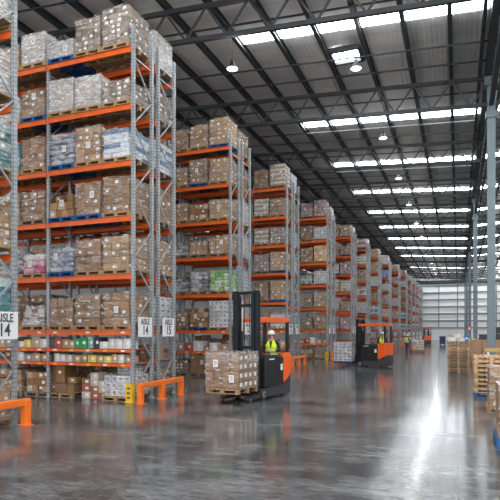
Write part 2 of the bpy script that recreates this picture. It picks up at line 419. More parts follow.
# ------------------------------------------------------------------ pallets
def pallet_mesh(tint, name='wooden_pallet', w=1.0, d=1.2):
    b = MB(); q = random.Random(3)
    def t():
        k = q.uniform(.82, 1.15); return tuple(c * k for c in tint)
    for i in range(7):
        x = -w / 2 + .05 + i * (w - .1) / 6
        b.box((x, 0, .133), (.1, d, .022), t=t())
    for y in (-d / 2 + .05, 0, d / 2 - .05):
        b.box((0, y, .111), (w, .1, .022), t=t()); b.box((0, y, .011), (w, .1, .022), t=t())
        for x in (-w / 2 + .05, 0, w / 2 - .05): b.box((x, y, .061), (.1, .1, .078), t=t())
    return b.mesh(name, ['wood'])
PAL = {'wood': pallet_mesh((.38, .245, .13)), 'grey': pallet_mesh((.24, .185, .14)), 'blue': pallet_mesh((.015, .10, .27)), 'pale': pallet_mesh((.62, .40, .22))}
PALH = .144

# ------------------------------------------------------------------ loads
BROWN = (.285, .155, .07); TAN = (.38, .225, .10); GREYB = (.235, .18, .14); WHITE = (.62, .63, .64)
PALE = (.40, .33, .26)
KINDS = {
    # key: (desc, palette, grid(nx,ny,nz), style, film, sticker chance)
    'brown': ('brown carton stack', [BROWN, (.30, .18, .095), (.225, .13, .065)], (3, 3, 4), 'box', 'film', .35),
    'tan': ('tan carton stack', [TAN, (.40, .25, .13), (.31, .19, .095)], (3, 3, 5), 'box', 'film', .55),
    'greyb': ('grey-brown wrapped carton stack', [GREYB, (.30, .235, .19), (.21, .16, .12)], (4, 4, 6), 'box', 'film', .5),
    'white': ('white film-wrapped load', [PALE, (.46, .41, .35), (.36, .28, .22)], (3, 3, 5), 'box', 'film_thick', .3),
    'whitebox': ('white printed carton stack', [WHITE, (.6, .6, .62), (.7, .7, .7)], (4, 3, 5), 'print', 'film', 0),
    'bluewhite': ('white and blue wrapped load', [(.6, .65, .7), (.55, .62, .68), (.12, .2, .32)], (3, 3, 7), 'layer', 'film', .1),
    'bluegrey': ('blue-grey wrapped sack load', [(.30, .33, .40), (.22, .25, .33), (.42, .44, .48)], (2, 3, 6), 'bag', 'film', 0),
    'greybag': ('grey sack load', [(.36, .37, .40), (.16, .17, .19), (.5, .51, .53)], (2, 3, 6), 'bag', 'film', 0),
    'pink': ('pink and white sack load', [(.50, .08, .20), (.62, .3, .38), (.7, .66, .66)], (2, 3, 5), 'bag', 'film', 0),
    'green': ('green and white packet load', [(.16, .42, .08), (.25, .55, .12), (.62, .66, .56)], (4, 3, 6), 'bag', 'film', .3),
    'purple': ('purple-brown wrapped carton stack', [(.34, .21, .21), (.40, .27, .26), (.28, .18, .19)], (3, 3, 5), 'box', 'film', .45),
    'stripe': ('white striped brown carton stack', [(.42, .28, .18), (.66, .62, .57)], (3, 3, 8), 'stripe', 'film', .3),
    'loose': ('loosely stacked mixed cartons', [BROWN, TAN, (.5, .4, .3)], (4, 3, 4), 'loose', None, .3),
    'redwhite': ('low mixed red and white cartons', [(.55, .48, .42), (.42, .12, .10), BROWN], (4, 3, 5), 'layer', None, .5),
    'darkgreen': ('dark green wrapped load', [(.05, .14, .13), (.10, .2, .2), (.35, .45, .45)], (3, 3, 5), 'layer', 'film', .3),
    'teal': ('teal and white wrapped load', [(.06, .2, .24), (.45, .55, .55), (.1, .26, .28)], (3, 3, 5), 'layer', 'film', .2),
    'rumpled': ('grey-brown load in rumpled film', [GREYB, (.5, .45, .42)], (3, 3, 3), 'rumple', 'film_thick', 0),
    'bigload': ('big brown film-wrapped carton load', [BROWN, (.30, .18, .10), (.24, .14, .08)], (4, 4, 4), 'sidelab', 'film', 0),
    'wrapbrown': ('film-wrapped brown carton load', [BROWN, TAN], (3, 3, 5), 'box', 'film_mid', .2),
    'yellow': ('golden tan carton stack', [(.62, .42, .20), (.66, .46, .24)], (3, 3, 4), 'box', None, .3),
    'blue': ('bright blue wrapped load', [(.10, .16, .5), (.16, .22, .6)], (3, 3, 5), 'layer', 'film', .1),
    'maroon': ('maroon and white carton stack', [(.42, .10, .12), (.62, .55, .53), (.35, .12, .12)], (3, 3, 6), 'layer', 'film', .2),
}
def load_meshes(kind, w, d, h, seed):
    desc, pal, (nx, ny, nz), style, film, stick = KINDS[kind]
    q = random.Random(seed); b = MB()
    nz = max(1, round(nz * h / 1.0)); lh = h / nz
    matn = 'bag' if style == 'bag' else 'carton'
    def tn(c, v=.13):
        k = q.uniform(1 - v, 1 + v); return tuple(min(.9, x * k) for x in c)
    for iz in range(nz):
        nxx, nyy = (nx, ny) if iz % 2 == 0 else (ny, nx)
        if style in ('print', 'stripe', 'layer'): nxx, nyy = nx, ny
        z = lh * (iz + .5)
        lc = pal[iz % len(pal)] if style in ('layer', 'stripe') else None
        if style == 'rumple': 
            shrink = 1 - .25 * (iz / nz)
        else: shrink = 1.0
        cw, cd = w * shrink / nxx, d * shrink / nyy
        for ix in range(nxx):
            for iy in range(nyy):
                if 0 < ix < nxx - 1 and 0 < iy < nyy - 1 and iz < nz - 1: continue
                if style == 'loose' and iz > 1 and q.random() < .38 * (iz - 1): continue
                x = -w * shrink / 2 + cw * (ix + .5); y = -d * shrink / 2 + cd * (iy + .5)
                c = tn(lc if lc and q.random() < .85 else q.choice(pal))
                g = .014
                if style == 'bag':
                    b.sell((x + q.uniform(-.015, .015), y + q.uniform(-.015, .015), z), (cw * 1.03, cd * 1.03, lh * 1.12), .45, 12, 6, 0, c)
                    continue
                jx = q.uniform(-.008, .008); jy = q.uniform(-.008, .008)
                hh = lh - .012
                if style == 'loose': hh *= q.uniform(.8, 1) if iz == nz - 1 else 1; jx *= 2.5; jy *= 2.5
                b.box((x + jx, y + jy, lh * iz + hh / 2), (cw - g, cd - g, hh), 0, c, rz=q.uniform(-.05, .05) if style == 'loose' else 0)
                # printed marks / stickers / tape on the outward faces
                def mark(px_, pz_, ww, hh_, face, tint, mi=0):
                    e = .004
                    if face == 'f' and iy == 0:
                        b.box((x + jx + px_, y + jy - (cd - g) / 2 - e / 2 - .001, z + pz_), (ww, e, hh_), mi, tint)
                    if face == 'r' and ix == nxx - 1:
                        b.box((x + jx + (cw - g) / 2 + e / 2 + .001, y + jy + px_, z + pz_), (e, ww, hh_), mi, tint)
                for face, cc in (('f', cw), ('r', cd)):
                    if style == 'print':
                        mark(0, .01, cc * .5, lh * .34, face, (.22, .2, .26)); mark(cc * .12, -lh * .3, cc * .4, lh * .12, face, (.3, .3, .34))
                    elif style == 'sidelab':
                        if face == 'r': mark(0, 0, .13, .11, face, (.82, .82, .8))
                    elif q.random() < stick:
                        s_ = q.uniform(.07, .12)
                        mark(q.uniform(-.25, .25) * cc, q.uniform(-.15, .15) * lh, s_, s_ * .8, face, (.8, .79, .76))
                    if style in ('box', 'loose') and q.random() < .5:
                        mark(0, lh * .42, cc * .96, lh * .04, face, tuple(k_ * .62 for k_ in c))
    if style == 'loose' or style == 'bag': pass
    core = b.mesh('cartons' if matn == 'carton' else 'sacks', [matn])
    fm = None
    if film:
        f = MB(); o = .018; nu, nw = 6, 7
        W, D = w / 2 + o, d / 2 + o
        def jit(): return q.uniform(-.008, .01)
        ring = []
        for i in range(nu): ring.append((-W + 2 * W * i / nu, -D))
        for i in range(nu): ring.append((W, -D + 2 * D * i / nu))
        for i in range(nu): ring.append((W - 2 * W * i / nu, D))
        for i in range(nu): ring.append((-W, D - 2 * D * i / nu))
        nr = len(ring); vs = []
        for j in range(nw + 1):
            zz = .02 + (h + .015 - .02) * j / nw
            sh = 1 - (.25 * max(0, j / nw - .1) if style == 'rumple' else 0)
            for (x, y) in ring:
                k = 1 + jit(); vs.append((x * k * sh, y * k * sh, zz + (jit() * 2 if j == nw else 0) + (q.uniform(-.02, .12) if style == 'rumple' and j == nw else 0)))
        fs = [(j * nr + i, j * nr + (i + 1) % nr, (j + 1) * nr + (i + 1) % nr, (j + 1) * nr + i) for j in range(nw) for i in range(nr)]
        fs.append(tuple(range(nw * nr, nw * nr + nr)))
        f.add(vs, fs, 0, (1, 1, 1), False)
        fm = f.mesh('stretch_wrap', [film])
    return core, fm
LAB = MB(); LAB.box((0, 0, 0), (.2, .006, .26), 0); 
for zz, ww in ((.07, .14), (.035, .12), (-.01, .14), (-.06, .1)): LAB.box((0, -.005, zz), (ww, .004, .014), 1)
LABM = LAB.mesh('shipping_label', ['paper', 'print'])
CACHE = {}
def get_load(kind, h, w=.9, d=1.12, var=0):
    key = (kind, round(h, 2), w, d, var)
    if key not in CACHE: CACHE[key] = load_meshes(kind, w, d, h, hash_(key))
    return CACHE[key]
def hash_(k):
    s = 0
    for c in str(k): s = (s * 131 + ord(c)) % 1000003
    return s
def short(k):
    s = KINDS[k][0]; return s
def place(kind, x, y, z, h, where, pal='wood', rz=0.0, near=True, group='palletised loads on the racks', w=.9, d=1.12, var=0, lab=None, pname='wooden_pallet', film=True):
    """pallet and the goods on it as two things"""
    if pal:
        p = link('pallet', PAL[pal], None, (x, y, z), rz)
        if w > 1.1: p.scale = (w / 1.0 * 1.0, d / 1.2, 1)
        pc = {'wood': 'wooden pallet', 'grey': 'weathered grey pallet', 'blue': 'blue pallet', 'pale': 'pale wooden pallet'}[pal]
        tag(p, pc + ' under load, ' + where, 'pallet', 'pallets in the warehouse')
        z += PALH + .001
    core, fm = get_load(kind, h, w, d, var)
    o = empty('pallet_load', (x, y, z), rz) if near else link('pallet_load', core, None, (x, y, z), rz)
    if near:
        link(core.name.split('.')[0], core, o)
        if R.random() < .4:
            c = link('shipping_label', LABM, o, (R.uniform(-.25, .25), -d / 2 - (.032 if fm else .018), h * R.uniform(.45, .75))); c.scale = (.75, 1, .75)
    if fm and film:
        link('stretch_wrap', fm, o)
    tag(o, (lab or short(kind)) + ', ' + where, 'pallet load', group)
    return o

# ------------------------------------------------------------------ racks
LV = [2.13, 3.80, 5.52, 7.16, 8.83, 10.53]
FD = 1.10        # frame depth
GAP = .30
BAY = 3.16
UH = 11.2
def post_mesh():
    b = MB(); b.box((0, 0, UH / 2), (.10, .085, UH), 0); b.box((0, 0, .01), (.17, .14, .02), 0)
    z = .15
    while z < UH - .1:
        for dx in (-.025, .025): b.box((dx, -.0435, z), (.016, .003, .035), 1); 
        b.box((.0505, 0, z), (.003, .02, .035), 1)
        z += .1
    return b.mesh('upright', ['galv', 'hole'])
def brace_mesh():
    b = MB(); y0, y1 = .04, FD - .04; z = .25; k = 0
    while z + 1.0 < UH:
        a, c = (y0, y1) if k % 2 == 0 else (y1, y0)
        b.bar((0, a, z), (0, c, z + 1.0), .04, .03); z += 1.0; k += 1
    for z in (.25, .25 + k): b.bar((0, y0, z), (0, y1, z), .035, .035)
    return b.mesh('frame_bracing', ['galv'])
POST, BRACE = post_mesh(), brace_mesh()
def beam_mesh(hh):
    b = MB(); b.box((0, 0, -hh / 2), (BAY - .10, .05, hh)); 
    for s in (-1, 1): b.box((s * (BAY / 2 - .06), -.028, -hh / 2), (.03, .02, hh + .08))
    return b.mesh('beam', ['beam'])
BEAM, BEAMS = beam_mesh(.15), beam_mesh(.09)
b = MB(); b.box((0, 0, -.012), (BAY - .12, FD - .08, .02)); DECK = b.mesh('shelf_deck', ['deck'])
tagm = MB(); tagm.box((0, 0, 0), (.14, .004, .05)); TAGM = tagm.mesh('location_tag', ['sign'])
tagm = MB(); tagm.box((0, 0, 0), (.14, .004, .05)); TAGY = tagm.mesh('location_tag', ['yellow'])
def make_rack(X, Y, nb, label, pick=(), group='pallet racks', bars=True):
    """X: aisle end, Y: front face, extends to -X and +Y"""
    r = empty('pallet_rack', (X, Y, 0))
    for i in range(nb + 1):
        x = -.05 - i * BAY
        for y in (.04, FD - .04): link('upright', POST, r, (x, y, 0))
        link('frame_bracing', BRACE, r, (x, 0, 0))
    for i in range(nb):
        xc = -.05 - (i + .5) * BAY
        for z in LV:
            for y in (-.01, FD + .01): link('beam', BEAM, r, (xc, y, z))
        for z in pick:
            for y in (-.01, FD + .01): link('beam', BEAMS, r, (xc, y, z))
            link('shelf_deck', DECK, r, (xc, FD / 2, z + .001))
        if bars:
            for zi, z in enumerate([LV[0]] + list(pick)):
                for k in range(5 if pick else 3):
                    n_ = 5 if pick else 3
                    if z == LV[0] and k % 2: continue
                    link('location_tag', TAGY if (k + zi) % 2 and z != LV[0] else TAGM, r, (xc + (k - (n_ - 1) / 2) * BAY / n_, -.038, z - (.075 if z == LV[0] else .045)))
    tag(r, label, 'rack', group)
    return r
ORD = ['first', 'second', 'third', 'fourth', 'fifth', 'top']
def row_name(i): return ['left edge', 'first full', 'second', 'third', 'fourth', 'fifth', 'sixth', 'seventh', 'eighth', 'ninth', 'tenth', 'eleventh', 'twelfth', 'thirteenth', 'fourteenth'][i]
POSN = ['end slot', 'second slot', 'third slot', 'fourth slot', 'fifth slot', 'sixth slot']
def slot_x(X, i):
    bay, k = divmod(i, 3)
    return X - .05 - bay * BAY - .56 - k * 1.02
def where(lv, row, back, i):
    side = 'rear of ' if back else ''
    return '%s level, %s%s rack row, %s' % ('floor' if lv < 0 else ORD[lv], side, row_name(row), POSN[i])
# rows: (px, scale) measured on the photograph
rows = [None, (134, 1.0), (231, .65), (287.5, .505), (328, .40), (352, .33), (367, .288), (379, .256), (389.5, .2316), (399, .207), (406.5, .19)]
RX, RY = [-9.17], [8.1]
for r_ in rows[1:]:
    Z = 15.77 / r_[1]; t = (r_[0] - 250) / F_PX
    RX.append(Z * (t * ca - sa)); RY.append(Z * (ca + t * sa))
while len(RX) < 15:
    RX.append(RX[-1] + .12); RY.append(RY[-1] + 7.6)
print('ROWS', [(round(a, 2), round(c, 2)) for a, c in zip(RX, RY)])

rack_front = {}; 
for i, (X, Y) in enumerate(zip(RX, RY)):
    nb = {0: 1, 1: 3, 2: 2}.get(i, 1)
    if i == 0:
        make_rack(X, Y, 1, 'tall pallet rack cropped by the left edge of the photo', pick=(1.12, 1.55)); continue
    pk = (1.12, 1.55) if i == 1 else (1.15,)
    nm = ['', 'tall orange and grey pallet rack with the left of the two middle aisle signs', 'tall pallet rack behind the forklift with the big carton load'][i] if i < 3 else 'tall pallet rack, front half of the %s rack row from the left' % row_name(i)
    make_rack(X, Y, nb, nm, pick=pk, bars=i < 5)
    make_rack(X, Y + FD + GAP, {1: 3}.get(i, 1), 'tall pallet rack, rear half of the %s rack row from the left' % row_name(i), pick=(1.15,) if i < 5 else (), bars=False)

# goods: photo-read table, index 0 = slot at the aisle end
T1 = {  # row 1, levels top -> first; (kind, height, pallet)
    5: [('greyb', 1.12, 'wood'), ('greyb', 1.0, 'wood'), ('white', .5, 'blue'), ('white', .95, 'wood'), ('tan', .7, 'wood'), ('brown', .9, 'wood')],
    4: [('greyb', .62, 'wood'), ('white', .92, 'wood'), ('white', 1.0, 'wood'), ('brown', .86, 'blue'), ('white', .7, 'wood'), ('tan', .9, 'wood')],
    3: [('bluewhite', .86, 'wood'), ('tan', 1.06, 'wood'), ('bluegrey', .98, 'blue'), ('brown', .98, 'wood'), ('teal', .9, 'wood'), ('brown', .9, 'wood')],
    2: [('brown', 1.06, 'wood'), ('brown', .98, 'blue'), ('loose', .72, 'blue'), ('brown', .92, 'grey'), ('tan', .9, 'wood'), ('white', .9, 'wood')],
    1: [('tan', 1.0, 'wood'), ('brown', .95, 'wood'), ('bluegrey', .76, 'blue'), ('pink', .62, 'wood'), ('greybag', .8, 'wood'), ('brown', .9, 'wood')],
    0: [('brown', .98, 'wood'), ('brown', .94, 'wood'), ('brown', .84, 'wood'), ('rumpled', .55, 'wood'), ('brown', .8, 'wood'), ('tan', .8, 'wood')],
}
T2 = {
    5: [('tan', 1.2, 'blue'), ('tan', 1.0, 'wood'), ('brown', .9, 'wood'), ('brown', .9, 'wood')],
    4: [('tan', 1.05, 'wood'), ('brown', 1.1, 'blue'), ('tan', .8, 'wood'), ('brown', .9, 'wood')],
    3: [('tan', .82, 'wood'), ('loose', .7, 'wood'), ('tan', .8, 'wood'), ('white', .8, 'wood')],
    2: [('tan', .75, 'grey'), ('tan', .6, 'grey'), ('greybag', .6, 'grey'), ('brown', .8, 'wood')],
    1: [('green', .95, 'wood'), ('greybag', .9, 'wood'), ('greybag', .6, 'wood'), ('brown', .8, 'wood')],
    0: [('whitebox', 1.2, 'wood'), ('loose', .95, 'blue'), ('brown', .7, 'wood'), ('brown', .8, 'wood')],
}
T3 = {
    5: [('stripe', 1.25, 'grey'), ('brown', 1.0, 'wood')], 4: [('brown', .95, 'wood'), ('stripe', 1.0, 'wood')],
    3: [('greyb', .9, 'wood'), ('stripe', .9, 'wood')], 2: [('tan', 1.1, 'blue'), ('purple', 1.0, 'grey')],
    1: [('tan', 1.1, 'blue'), ('brown', 1.05, 'grey')], 0: [('stripe', .9, 'wood'), ('brown', 1.0, 'wood')],
}
T4 = {
    5: [('purple', 1.15, 'wood'), ('purple', 1.0, 'grey')], 4: [('whitebox', .85, 'wood'), ('brown', 1.0, 'wood')],
    3: [('yellow', 1.15, 'wood'), ('tan', 1.0, 'wood')], 2: [('whitebox', .9, 'wood'), ('teal', .6, 'wood')],
    1: [('tan', 1.0, 'wood'), ('brown', .9, 'wood')], 0: [('brown', 1.0, 'wood'), ('brown', .8, 'wood')],
}
POOL = ['brown', 'tan', 'greyb', 'white', 'brown', 'tan', 'whitebox', 'purple', 'stripe', 'maroon', 'greyb', 'white', 'teal']
def jx(): return R.uniform(-.012, .012)
for i, (X, Y) in enumerate(zip(RX, RY)):
    tab = {1: T1, 2: T2, 3: T3, 4: T4}.get(i)
    for lv in range(6):
        z = LV[lv] + .002
        if i == 0:
            kk = [('teal', 1.0), ('tan', 1.05), ('darkgreen', 1.05), ('white', .95), ('white', 1.0), ('greyb', 1.1)][lv]
            place(kk[0], slot_x(X, 0), Y + FD / 2, z, kk[1], where(lv, 0, False, 0))
            place(R.choice(POOL), slot_x(X, 1), Y + FD / 2, z, .9, where(lv, 0, False, 1))
            continue
        nfront = {1: 6, 2: 4}.get(i, 2)
        if i >= 9: nfront = 1
        for s in range(nfront):
            if tab: kd, h, pl = tab[lv][s]
            else:
                kd = R.choice(POOL); h = R.choice([.8, .95, 1.1]); pl = R.choice(['wood', 'wood', 'blue', 'grey'])
                if i == 5 and s == 0: kd = ['purple', 'brown', 'stripe', 'purple', 'brown', 'tan'][lv]
                if i == 6 and s == 0: kd = ['brown', 'white', 'maroon', 'brown', 'stripe', 'maroon'][lv]
                if i == 8 and s == 0 and lv == 4: kd = 'blue'
            place(kd, slot_x(X, s) + jx(), Y + FD / 2 - .03 + jx(), z, h, where(lv, i, False, s), pl, near=i <= 5, film=True, var=(s + lv) % 2 if i > 4 else 0)
        # rear half of the row
        nback = {1: 6, 2: 3, 3: 2, 4: 2}.get(i, 1)
        for s in range(nback):
            kd = R.choice(['white', 'greyb', 'brown', 'white', 'bluewhite', 'whitebox'] if s == 0 else ['brown', 'tan', 'greyb'])
            if i == 1 and s == 0: kd = ['whitebox', 'tan', 'brown', 'bluewhite', 'greyb', 'white'][lv]
            h = R.choice([.95, 1.1]) 
            place(kd, slot_x(X, s) + jx(), Y + FD + GAP + FD / 2 + jx(), z, h, where(lv, i, True, s), R.choice(['wood', 'grey']), near=i <= 2)
# floor level goods
X, Y = RX[1], RY[1]
def W(s): return 'floor level, first full rack row, ' + s
place('whitebox', slot_x(X, 0) + .02, Y + .5, 0, .62, W('end slot'), 'wood', d=1.0)
o = place('brown', slot_x(X, 2) - .12, Y + .62, 0, .3, W('third slot'), 'wood', d=.9, film=False)
place('loose', slot_x(X, 3) + .1, Y + .6, 0, .65, W('fourth slot'), 'grey', film=False)
place('tan', slot_x(X, 4), Y + .6, 0, .7, W('fifth slot'), 'grey')
place('brown', slot_x(X, 0), Y + FD + GAP + .55, 0, .7, 'floor level, rear of first full rack row, end slot', 'wood')
place('loose', slot_x(X, 1), Y + FD + GAP + .55, 0, .6, 'floor level, rear of first full rack row, second slot', 'grey')
place('brown', slot_x(X, 2), Y + FD + GAP + .55, 0, .8, 'floor level, rear of first full rack row, third slot', 'grey')
place('greyb', slot_x(X, 3), Y + FD + GAP + .55, 0, .8, 'floor level, rear of first full rack row, fourth slot', 'grey')
place('brown', slot_x(X, 4), Y + FD + GAP + .55, 0, .8, 'floor level, rear of first full rack row, fifth slot', 'grey')
place('tan', slot_x(X, 5), Y + FD + GAP + .55, 0, .8, 'floor level, rear of first full rack row, sixth slot', 'grey')
for i in range(2, 7):
    X, Y = RX[i], RY[i]
    for s in range(2 if i > 2 else 3):
        kd = {(2, 1): 'brown', (2, 0): 'tan', (2, 2): 'greyb', (3, 0): 'brown', (4, 0): 'brown', (4, 1): 'loose'}.get((i, s)) or R.choice(['brown', 'tan', 'greyb'])
        place(kd, slot_x(X, s), Y + .55, 0, {0: .75, 1: .85}.get(s, .6), where(-1, i, False, s), 'grey' if s else 'wood', near=i < 4, film=i != 2)
for lvn, kd, h in ((0, 'tan', .75),):
    place(kd, slot_x(RX[0], 0), RY[0] + .55, 0, .78, where(-1, 0, False, 0), 'wood')

# single cartons and boxes
def one_box(name, x, y, z, w, d, h, tint, label, cat='box', group=None, rz=0.0, lid=False, sticker=True, matn='carton'):
    b = MB(); b.box((0, 0, h / 2), (w, d, h), 0, tint)
    b.box((0, 0, h + .001), (w * .98, d * .12, .002), 0, tuple(c * .8 for c in tint))
    if sticker:
        b.box((w * .12, -d / 2 - .002, h * .55), (min(.12, w * .4), .003, min(.09, h * .35)), 0, (.8, .8, .78))
        b.box((-w * .28, -d / 2 - .002, h * .5), (w * .12, .003, h * .8), 0, tuple(c * .75 for c in tint))
    if lid: b.box((0, 0, h * .93), (w * 1.03, d * 1.03, h * .12), 0, tuple(min(.9, c * 1.25) for c in tint))
    return tag(b.build(name, matn, None, (x, y, z), rz), label, cat, group)
X, Y = RX[1], RY[1]
# floor bay of the first row: tall carton pile and mixed boxes
sx = slot_x(X, 2) - .12
one_box('carton', sx - .2, Y + .5, PALH + .302, .5, .6, .62, BROWN, 'tall brown carton on the floor pallet beside the second upright', 'carton')
one_box('carton', sx + .28, Y + .45, PALH + .302, .3, .4, .18, TAN, 'small low tan carton beside the tall brown carton', 'carton')
sx = slot_x(X, 1) + .05
q = random.Random(5)
cols = [((.62, .58, .54), 'white'), ((.42, .12, .10), 'red'), (BROWN, 'brown'), ((.6, .5, .42), 'beige')]
for a_, xo in enumerate((-.33, .0, .31)):
    z = 0
    for lvl in range((3, 4, 3)[a_]):
        h = q.uniform(.17, .22); c, cn = cols[(a_ + lvl) % 4]
        one_box('carton', sx + xo, Y + .42, z + .001, .29, .42, h, c, '%s carton, %s up in the %s pile on the floor beside white boxes' % (cn, ['lowest', 'second', 'third', 'fourth'][lvl], ['left', 'middle', 'right'][a_]), 'carton', 'loose cartons on the rack floor', rz=q.uniform(-.05, .05)); z += h + .002
sx = slot_x(X, 0)
place('whitebox', sx - .0, Y + .72, PALH + .625, .36, 'upper tier on the white cartons beside the yellow post guard', None, w=.6, d=.5)
# picking shelves
PC = [((.42, .29, .18), 'brown'), ((.7, .7, .7), 'white'), ((.03, .35, .12), 'green'), ((.5, .37, .23), 'tan'), ((.05, .05, .06), 'black'), ((.72, .6, .12), 'yellow'),
      ((.25, .45, .4), 'teal'), ((.35, .33, .32), 'grey'), ((.45, .1, .08), 'red'), ((.62, .63, .62), 'pale'), ((.36, .24, .15), 'dark brown'), ((.1, .15, .35), 'blue')]
NUMW = ['first', 'second', 'third', 'fourth', 'fifth', 'sixth', 'seventh', 'eighth', 'ninth', 'tenth', 'eleventh', 'twelfth', 'thirteenth', 'fourteenth', 'fifteenth', 'sixteenth', 'seventeenth', 'eighteenth', 'nineteenth', 'twentieth', 'twenty-first', 'twenty-second', 'twenty-third', 'twenty-fourth', 'twenty-fifth', 'twenty-sixth', 'twenty-seventh', 'twenty-eighth']
SHELF1 = {  # from the aisle end inwards
    1.55: [1, 1, 9, 1, 4, 6, 2, 2, 3, 0, 8, 1, 3, 5, 9, 0, 7, 3, 0, 1, 9, 0],
    1.12: [0, 9, 3, 5, 3, 5, 0, 3, 9, 1, 1, 0, 3, 7, 9, 1, 0, 0, 3, 0, 10, 7]}
q = random.Random(11)
for zs, seq in SHELF1.items():
    x = X - .17; n_ = 0
    for ci in seq:
        w = q.uniform(.18, .32); h = q.uniform(.19, .30 if zs < 1.3 else .4)
        if zs > 1.3: h = min(h, .34)
        if zs < 1.3: h = min(h, .28)
        xa = x - w / 2
        rel = (X - .05 - xa) % BAY
        if rel < w / 2 + .09 or rel > BAY - w / 2 - .09:
            xa -= .22 + w * .2; 
        c, cn = PC[ci]
        one_box('carton' if cn in ('brown', 'tan', 'dark brown') else 'storage_box', xa, Y + .28, zs + .013, w, .42, h, c,
                '%s box, %s pick shelf of first full rack row, %s from end' % (cn, 'upper' if zs > 1.3 else 'lower', NUMW[n_]), 'box', 'boxes on the pick shelves', lid=cn in ('green', 'blue', 'teal'), matn='carton')
        x = xa - w / 2 - q.uniform(.01, .05); n_ += 1
# second tier of small white boxes at the end
for k, (dx, zz, cn, c) in enumerate([(.32, .17, 'white', (.7, .7, .7))]):
    pass
for i, rear in ((0, 0), (2, 0), (3, 0), (4, 0), (1, 1), (2, 1)):
    X_, Y_ = RX[i], RY[i] + (FD + GAP if rear else 0)
    shelves = (1.12, 1.55) if i == 0 else (1.15,)
    for zs in shelves:
        x = X_ - .17; n_ = 0
        while x > X_ - BAY * (2 if rear and i == 1 else 1) + .5:
            w = q.uniform(.25, .5); h = q.uniform(.45, .75) if rear else q.uniform(.2, .5 if i else .3)
            c, cn = q.choice([PC[0], PC[0], PC[3], PC[3], PC[10], PC[9], PC[1], PC[8], PC[7]])
            one_box('carton', x - w / 2, Y_ + .32, zs + .013, w, .5, h, c, '%s box, %s of %s rack row, %s from end' % (cn, ('rear pick shelf' if rear else 'pick shelf') if i else ('upper pick shelf' if zs > 1.3 else 'lower pick shelf'), row_name(i), NUMW[n_]), 'box', 'boxes on the pick shelves')
            x -= w + q.uniform(.02, .08); n_ += 1
            if abs((X_ - .05 - x) % BAY - BAY) < .65 and x < X_ - 1: x -= .75

# ------------------------------------------------------------------ aisle signs
def text_mesh(body, size):
    cu = bpy.data.curves.new('lettering', 'FONT'); cu.body = body; cu.size = size; cu.align_x = 'CENTER'; cu.align_y = 'CENTER'; cu.extrude = .003
    cu.offset = size * .012
    o = bpy.data.objects.new('lettering', cu); COL.objects.link(o)
    dg = bpy.context.evaluated_depsgraph_get(); me = bpy.data.meshes.new_from_object(o.evaluated_get(dg))
    bpy.data.objects.remove(o); me.materials.clear(); me.materials.append(M['print']); me.name = 'lettering'
    return me
AIS = text_mesh('AISLE', .255)
def aisle_sign(X, Yc, num, label):
    s = empty('aisle_sign', (X + .035, Yc, 2.22)); s.scale = (1, 1, 1)
    b = MB(); b.box((0, 0, 0), (.012, .76, .6)); b.build('sign_board', 'sign', s, bevel=.003)
    for me, z in ((AIS, .16), (text_mesh(num, .40), -.11)):
        o = bpy.data.objects.new('lettering', me); COL.objects.link(o); o.parent = s
        o.location = (.0105, 0, z); o.rotation_euler = (math.pi / 2, 0, math.pi / 2); o.scale = (.82, 1, 1)
    tag(s, label, 'sign', 'white aisle signs on the rack ends')
aisle_sign(RX[0], RY[0] + FD / 2 + .15, '14', 'white aisle sign cropped by the left edge of the photo')
for i in range(1, 8):
    for hf in (0, 1):
        if i == 1: lab = ['white aisle sign reading 14 on the end of the first full rack', 'white aisle sign reading 15 on the rear half of the first full rack'][hf]
        else: lab = 'white aisle number sign on the %s half of the %s rack row' % (['front', 'rear'][hf], row_name(i))
        aisle_sign(RX[i], RY[i] + FD / 2 + hf * (FD + GAP), str(13 + i + hf), lab)

# ------------------------------------------------------------------ rack end guards
def guard(X, Y0, Y1, label):
    g = empty('rack_end_guard', (X, Y0, 0)); L = Y1 - Y0
    for k in (0, .5, 1):
        b = MB(); b.box((0, 0, .28), (.16, .16, .56)); b.box((0, 0, .01), (.26, .24, .02)); b.build('post', 'guard', g, (0, k * L, 0), bevel=.012)
    b = MB(); b.box((.0, L / 2, .52), (.12, L + .2, .16)); b.build('rail', 'guard', g, bevel=.02)
    tag(g, label, 'guard rail', 'orange guards at the rack ends')
guard(RX[0] + .2, RY[0] - 1.25, RY[0] + 1.15, 'orange rack end guard cropped by the left edge of the photo')
guard(RX[1] + .42, RY[1] - .3, RY[1] + 2.1, 'orange rack end guard below the two middle aisle signs')
for i in range(2, 15):
    guard(RX[i] + .36, RY[i] - .25, RY[i] + 2.4, 'orange rack end guard of the %s rack row' % row_name(i))
def post_guard(X, Y, label):
    b = MB(); h = .55
    b.box((0, -.07, h / 2), (.20, .02, h)); b.box((-.1, 0, h / 2), (.02, .15, h)); b.box((.1, 0, h / 2), (.02, .15, h)); b.box((0, -.0, .008), (.26, .22, .016))
    for z in (.14, .28, .42): b.box((0, -.082, z), (.1, .006, .05), 1)
    tag(b.build('post_protector', ['yellow', 'black'], None, (X, Y, 0)), label, 'post protector', 'yellow rack post protectors')
post_guard(RX[1] - .05, RY[1] - .13, 'yellow post protector on the front upright of the first full rack')
post_guard(RX[4] - .05, RY[4] - .13, 'yellow post protector on the front upright of the fourth rack row')
post_guard(RX[5] - .05, RY[5] - .13, 'yellow post protector on the front upright of the fifth rack row')

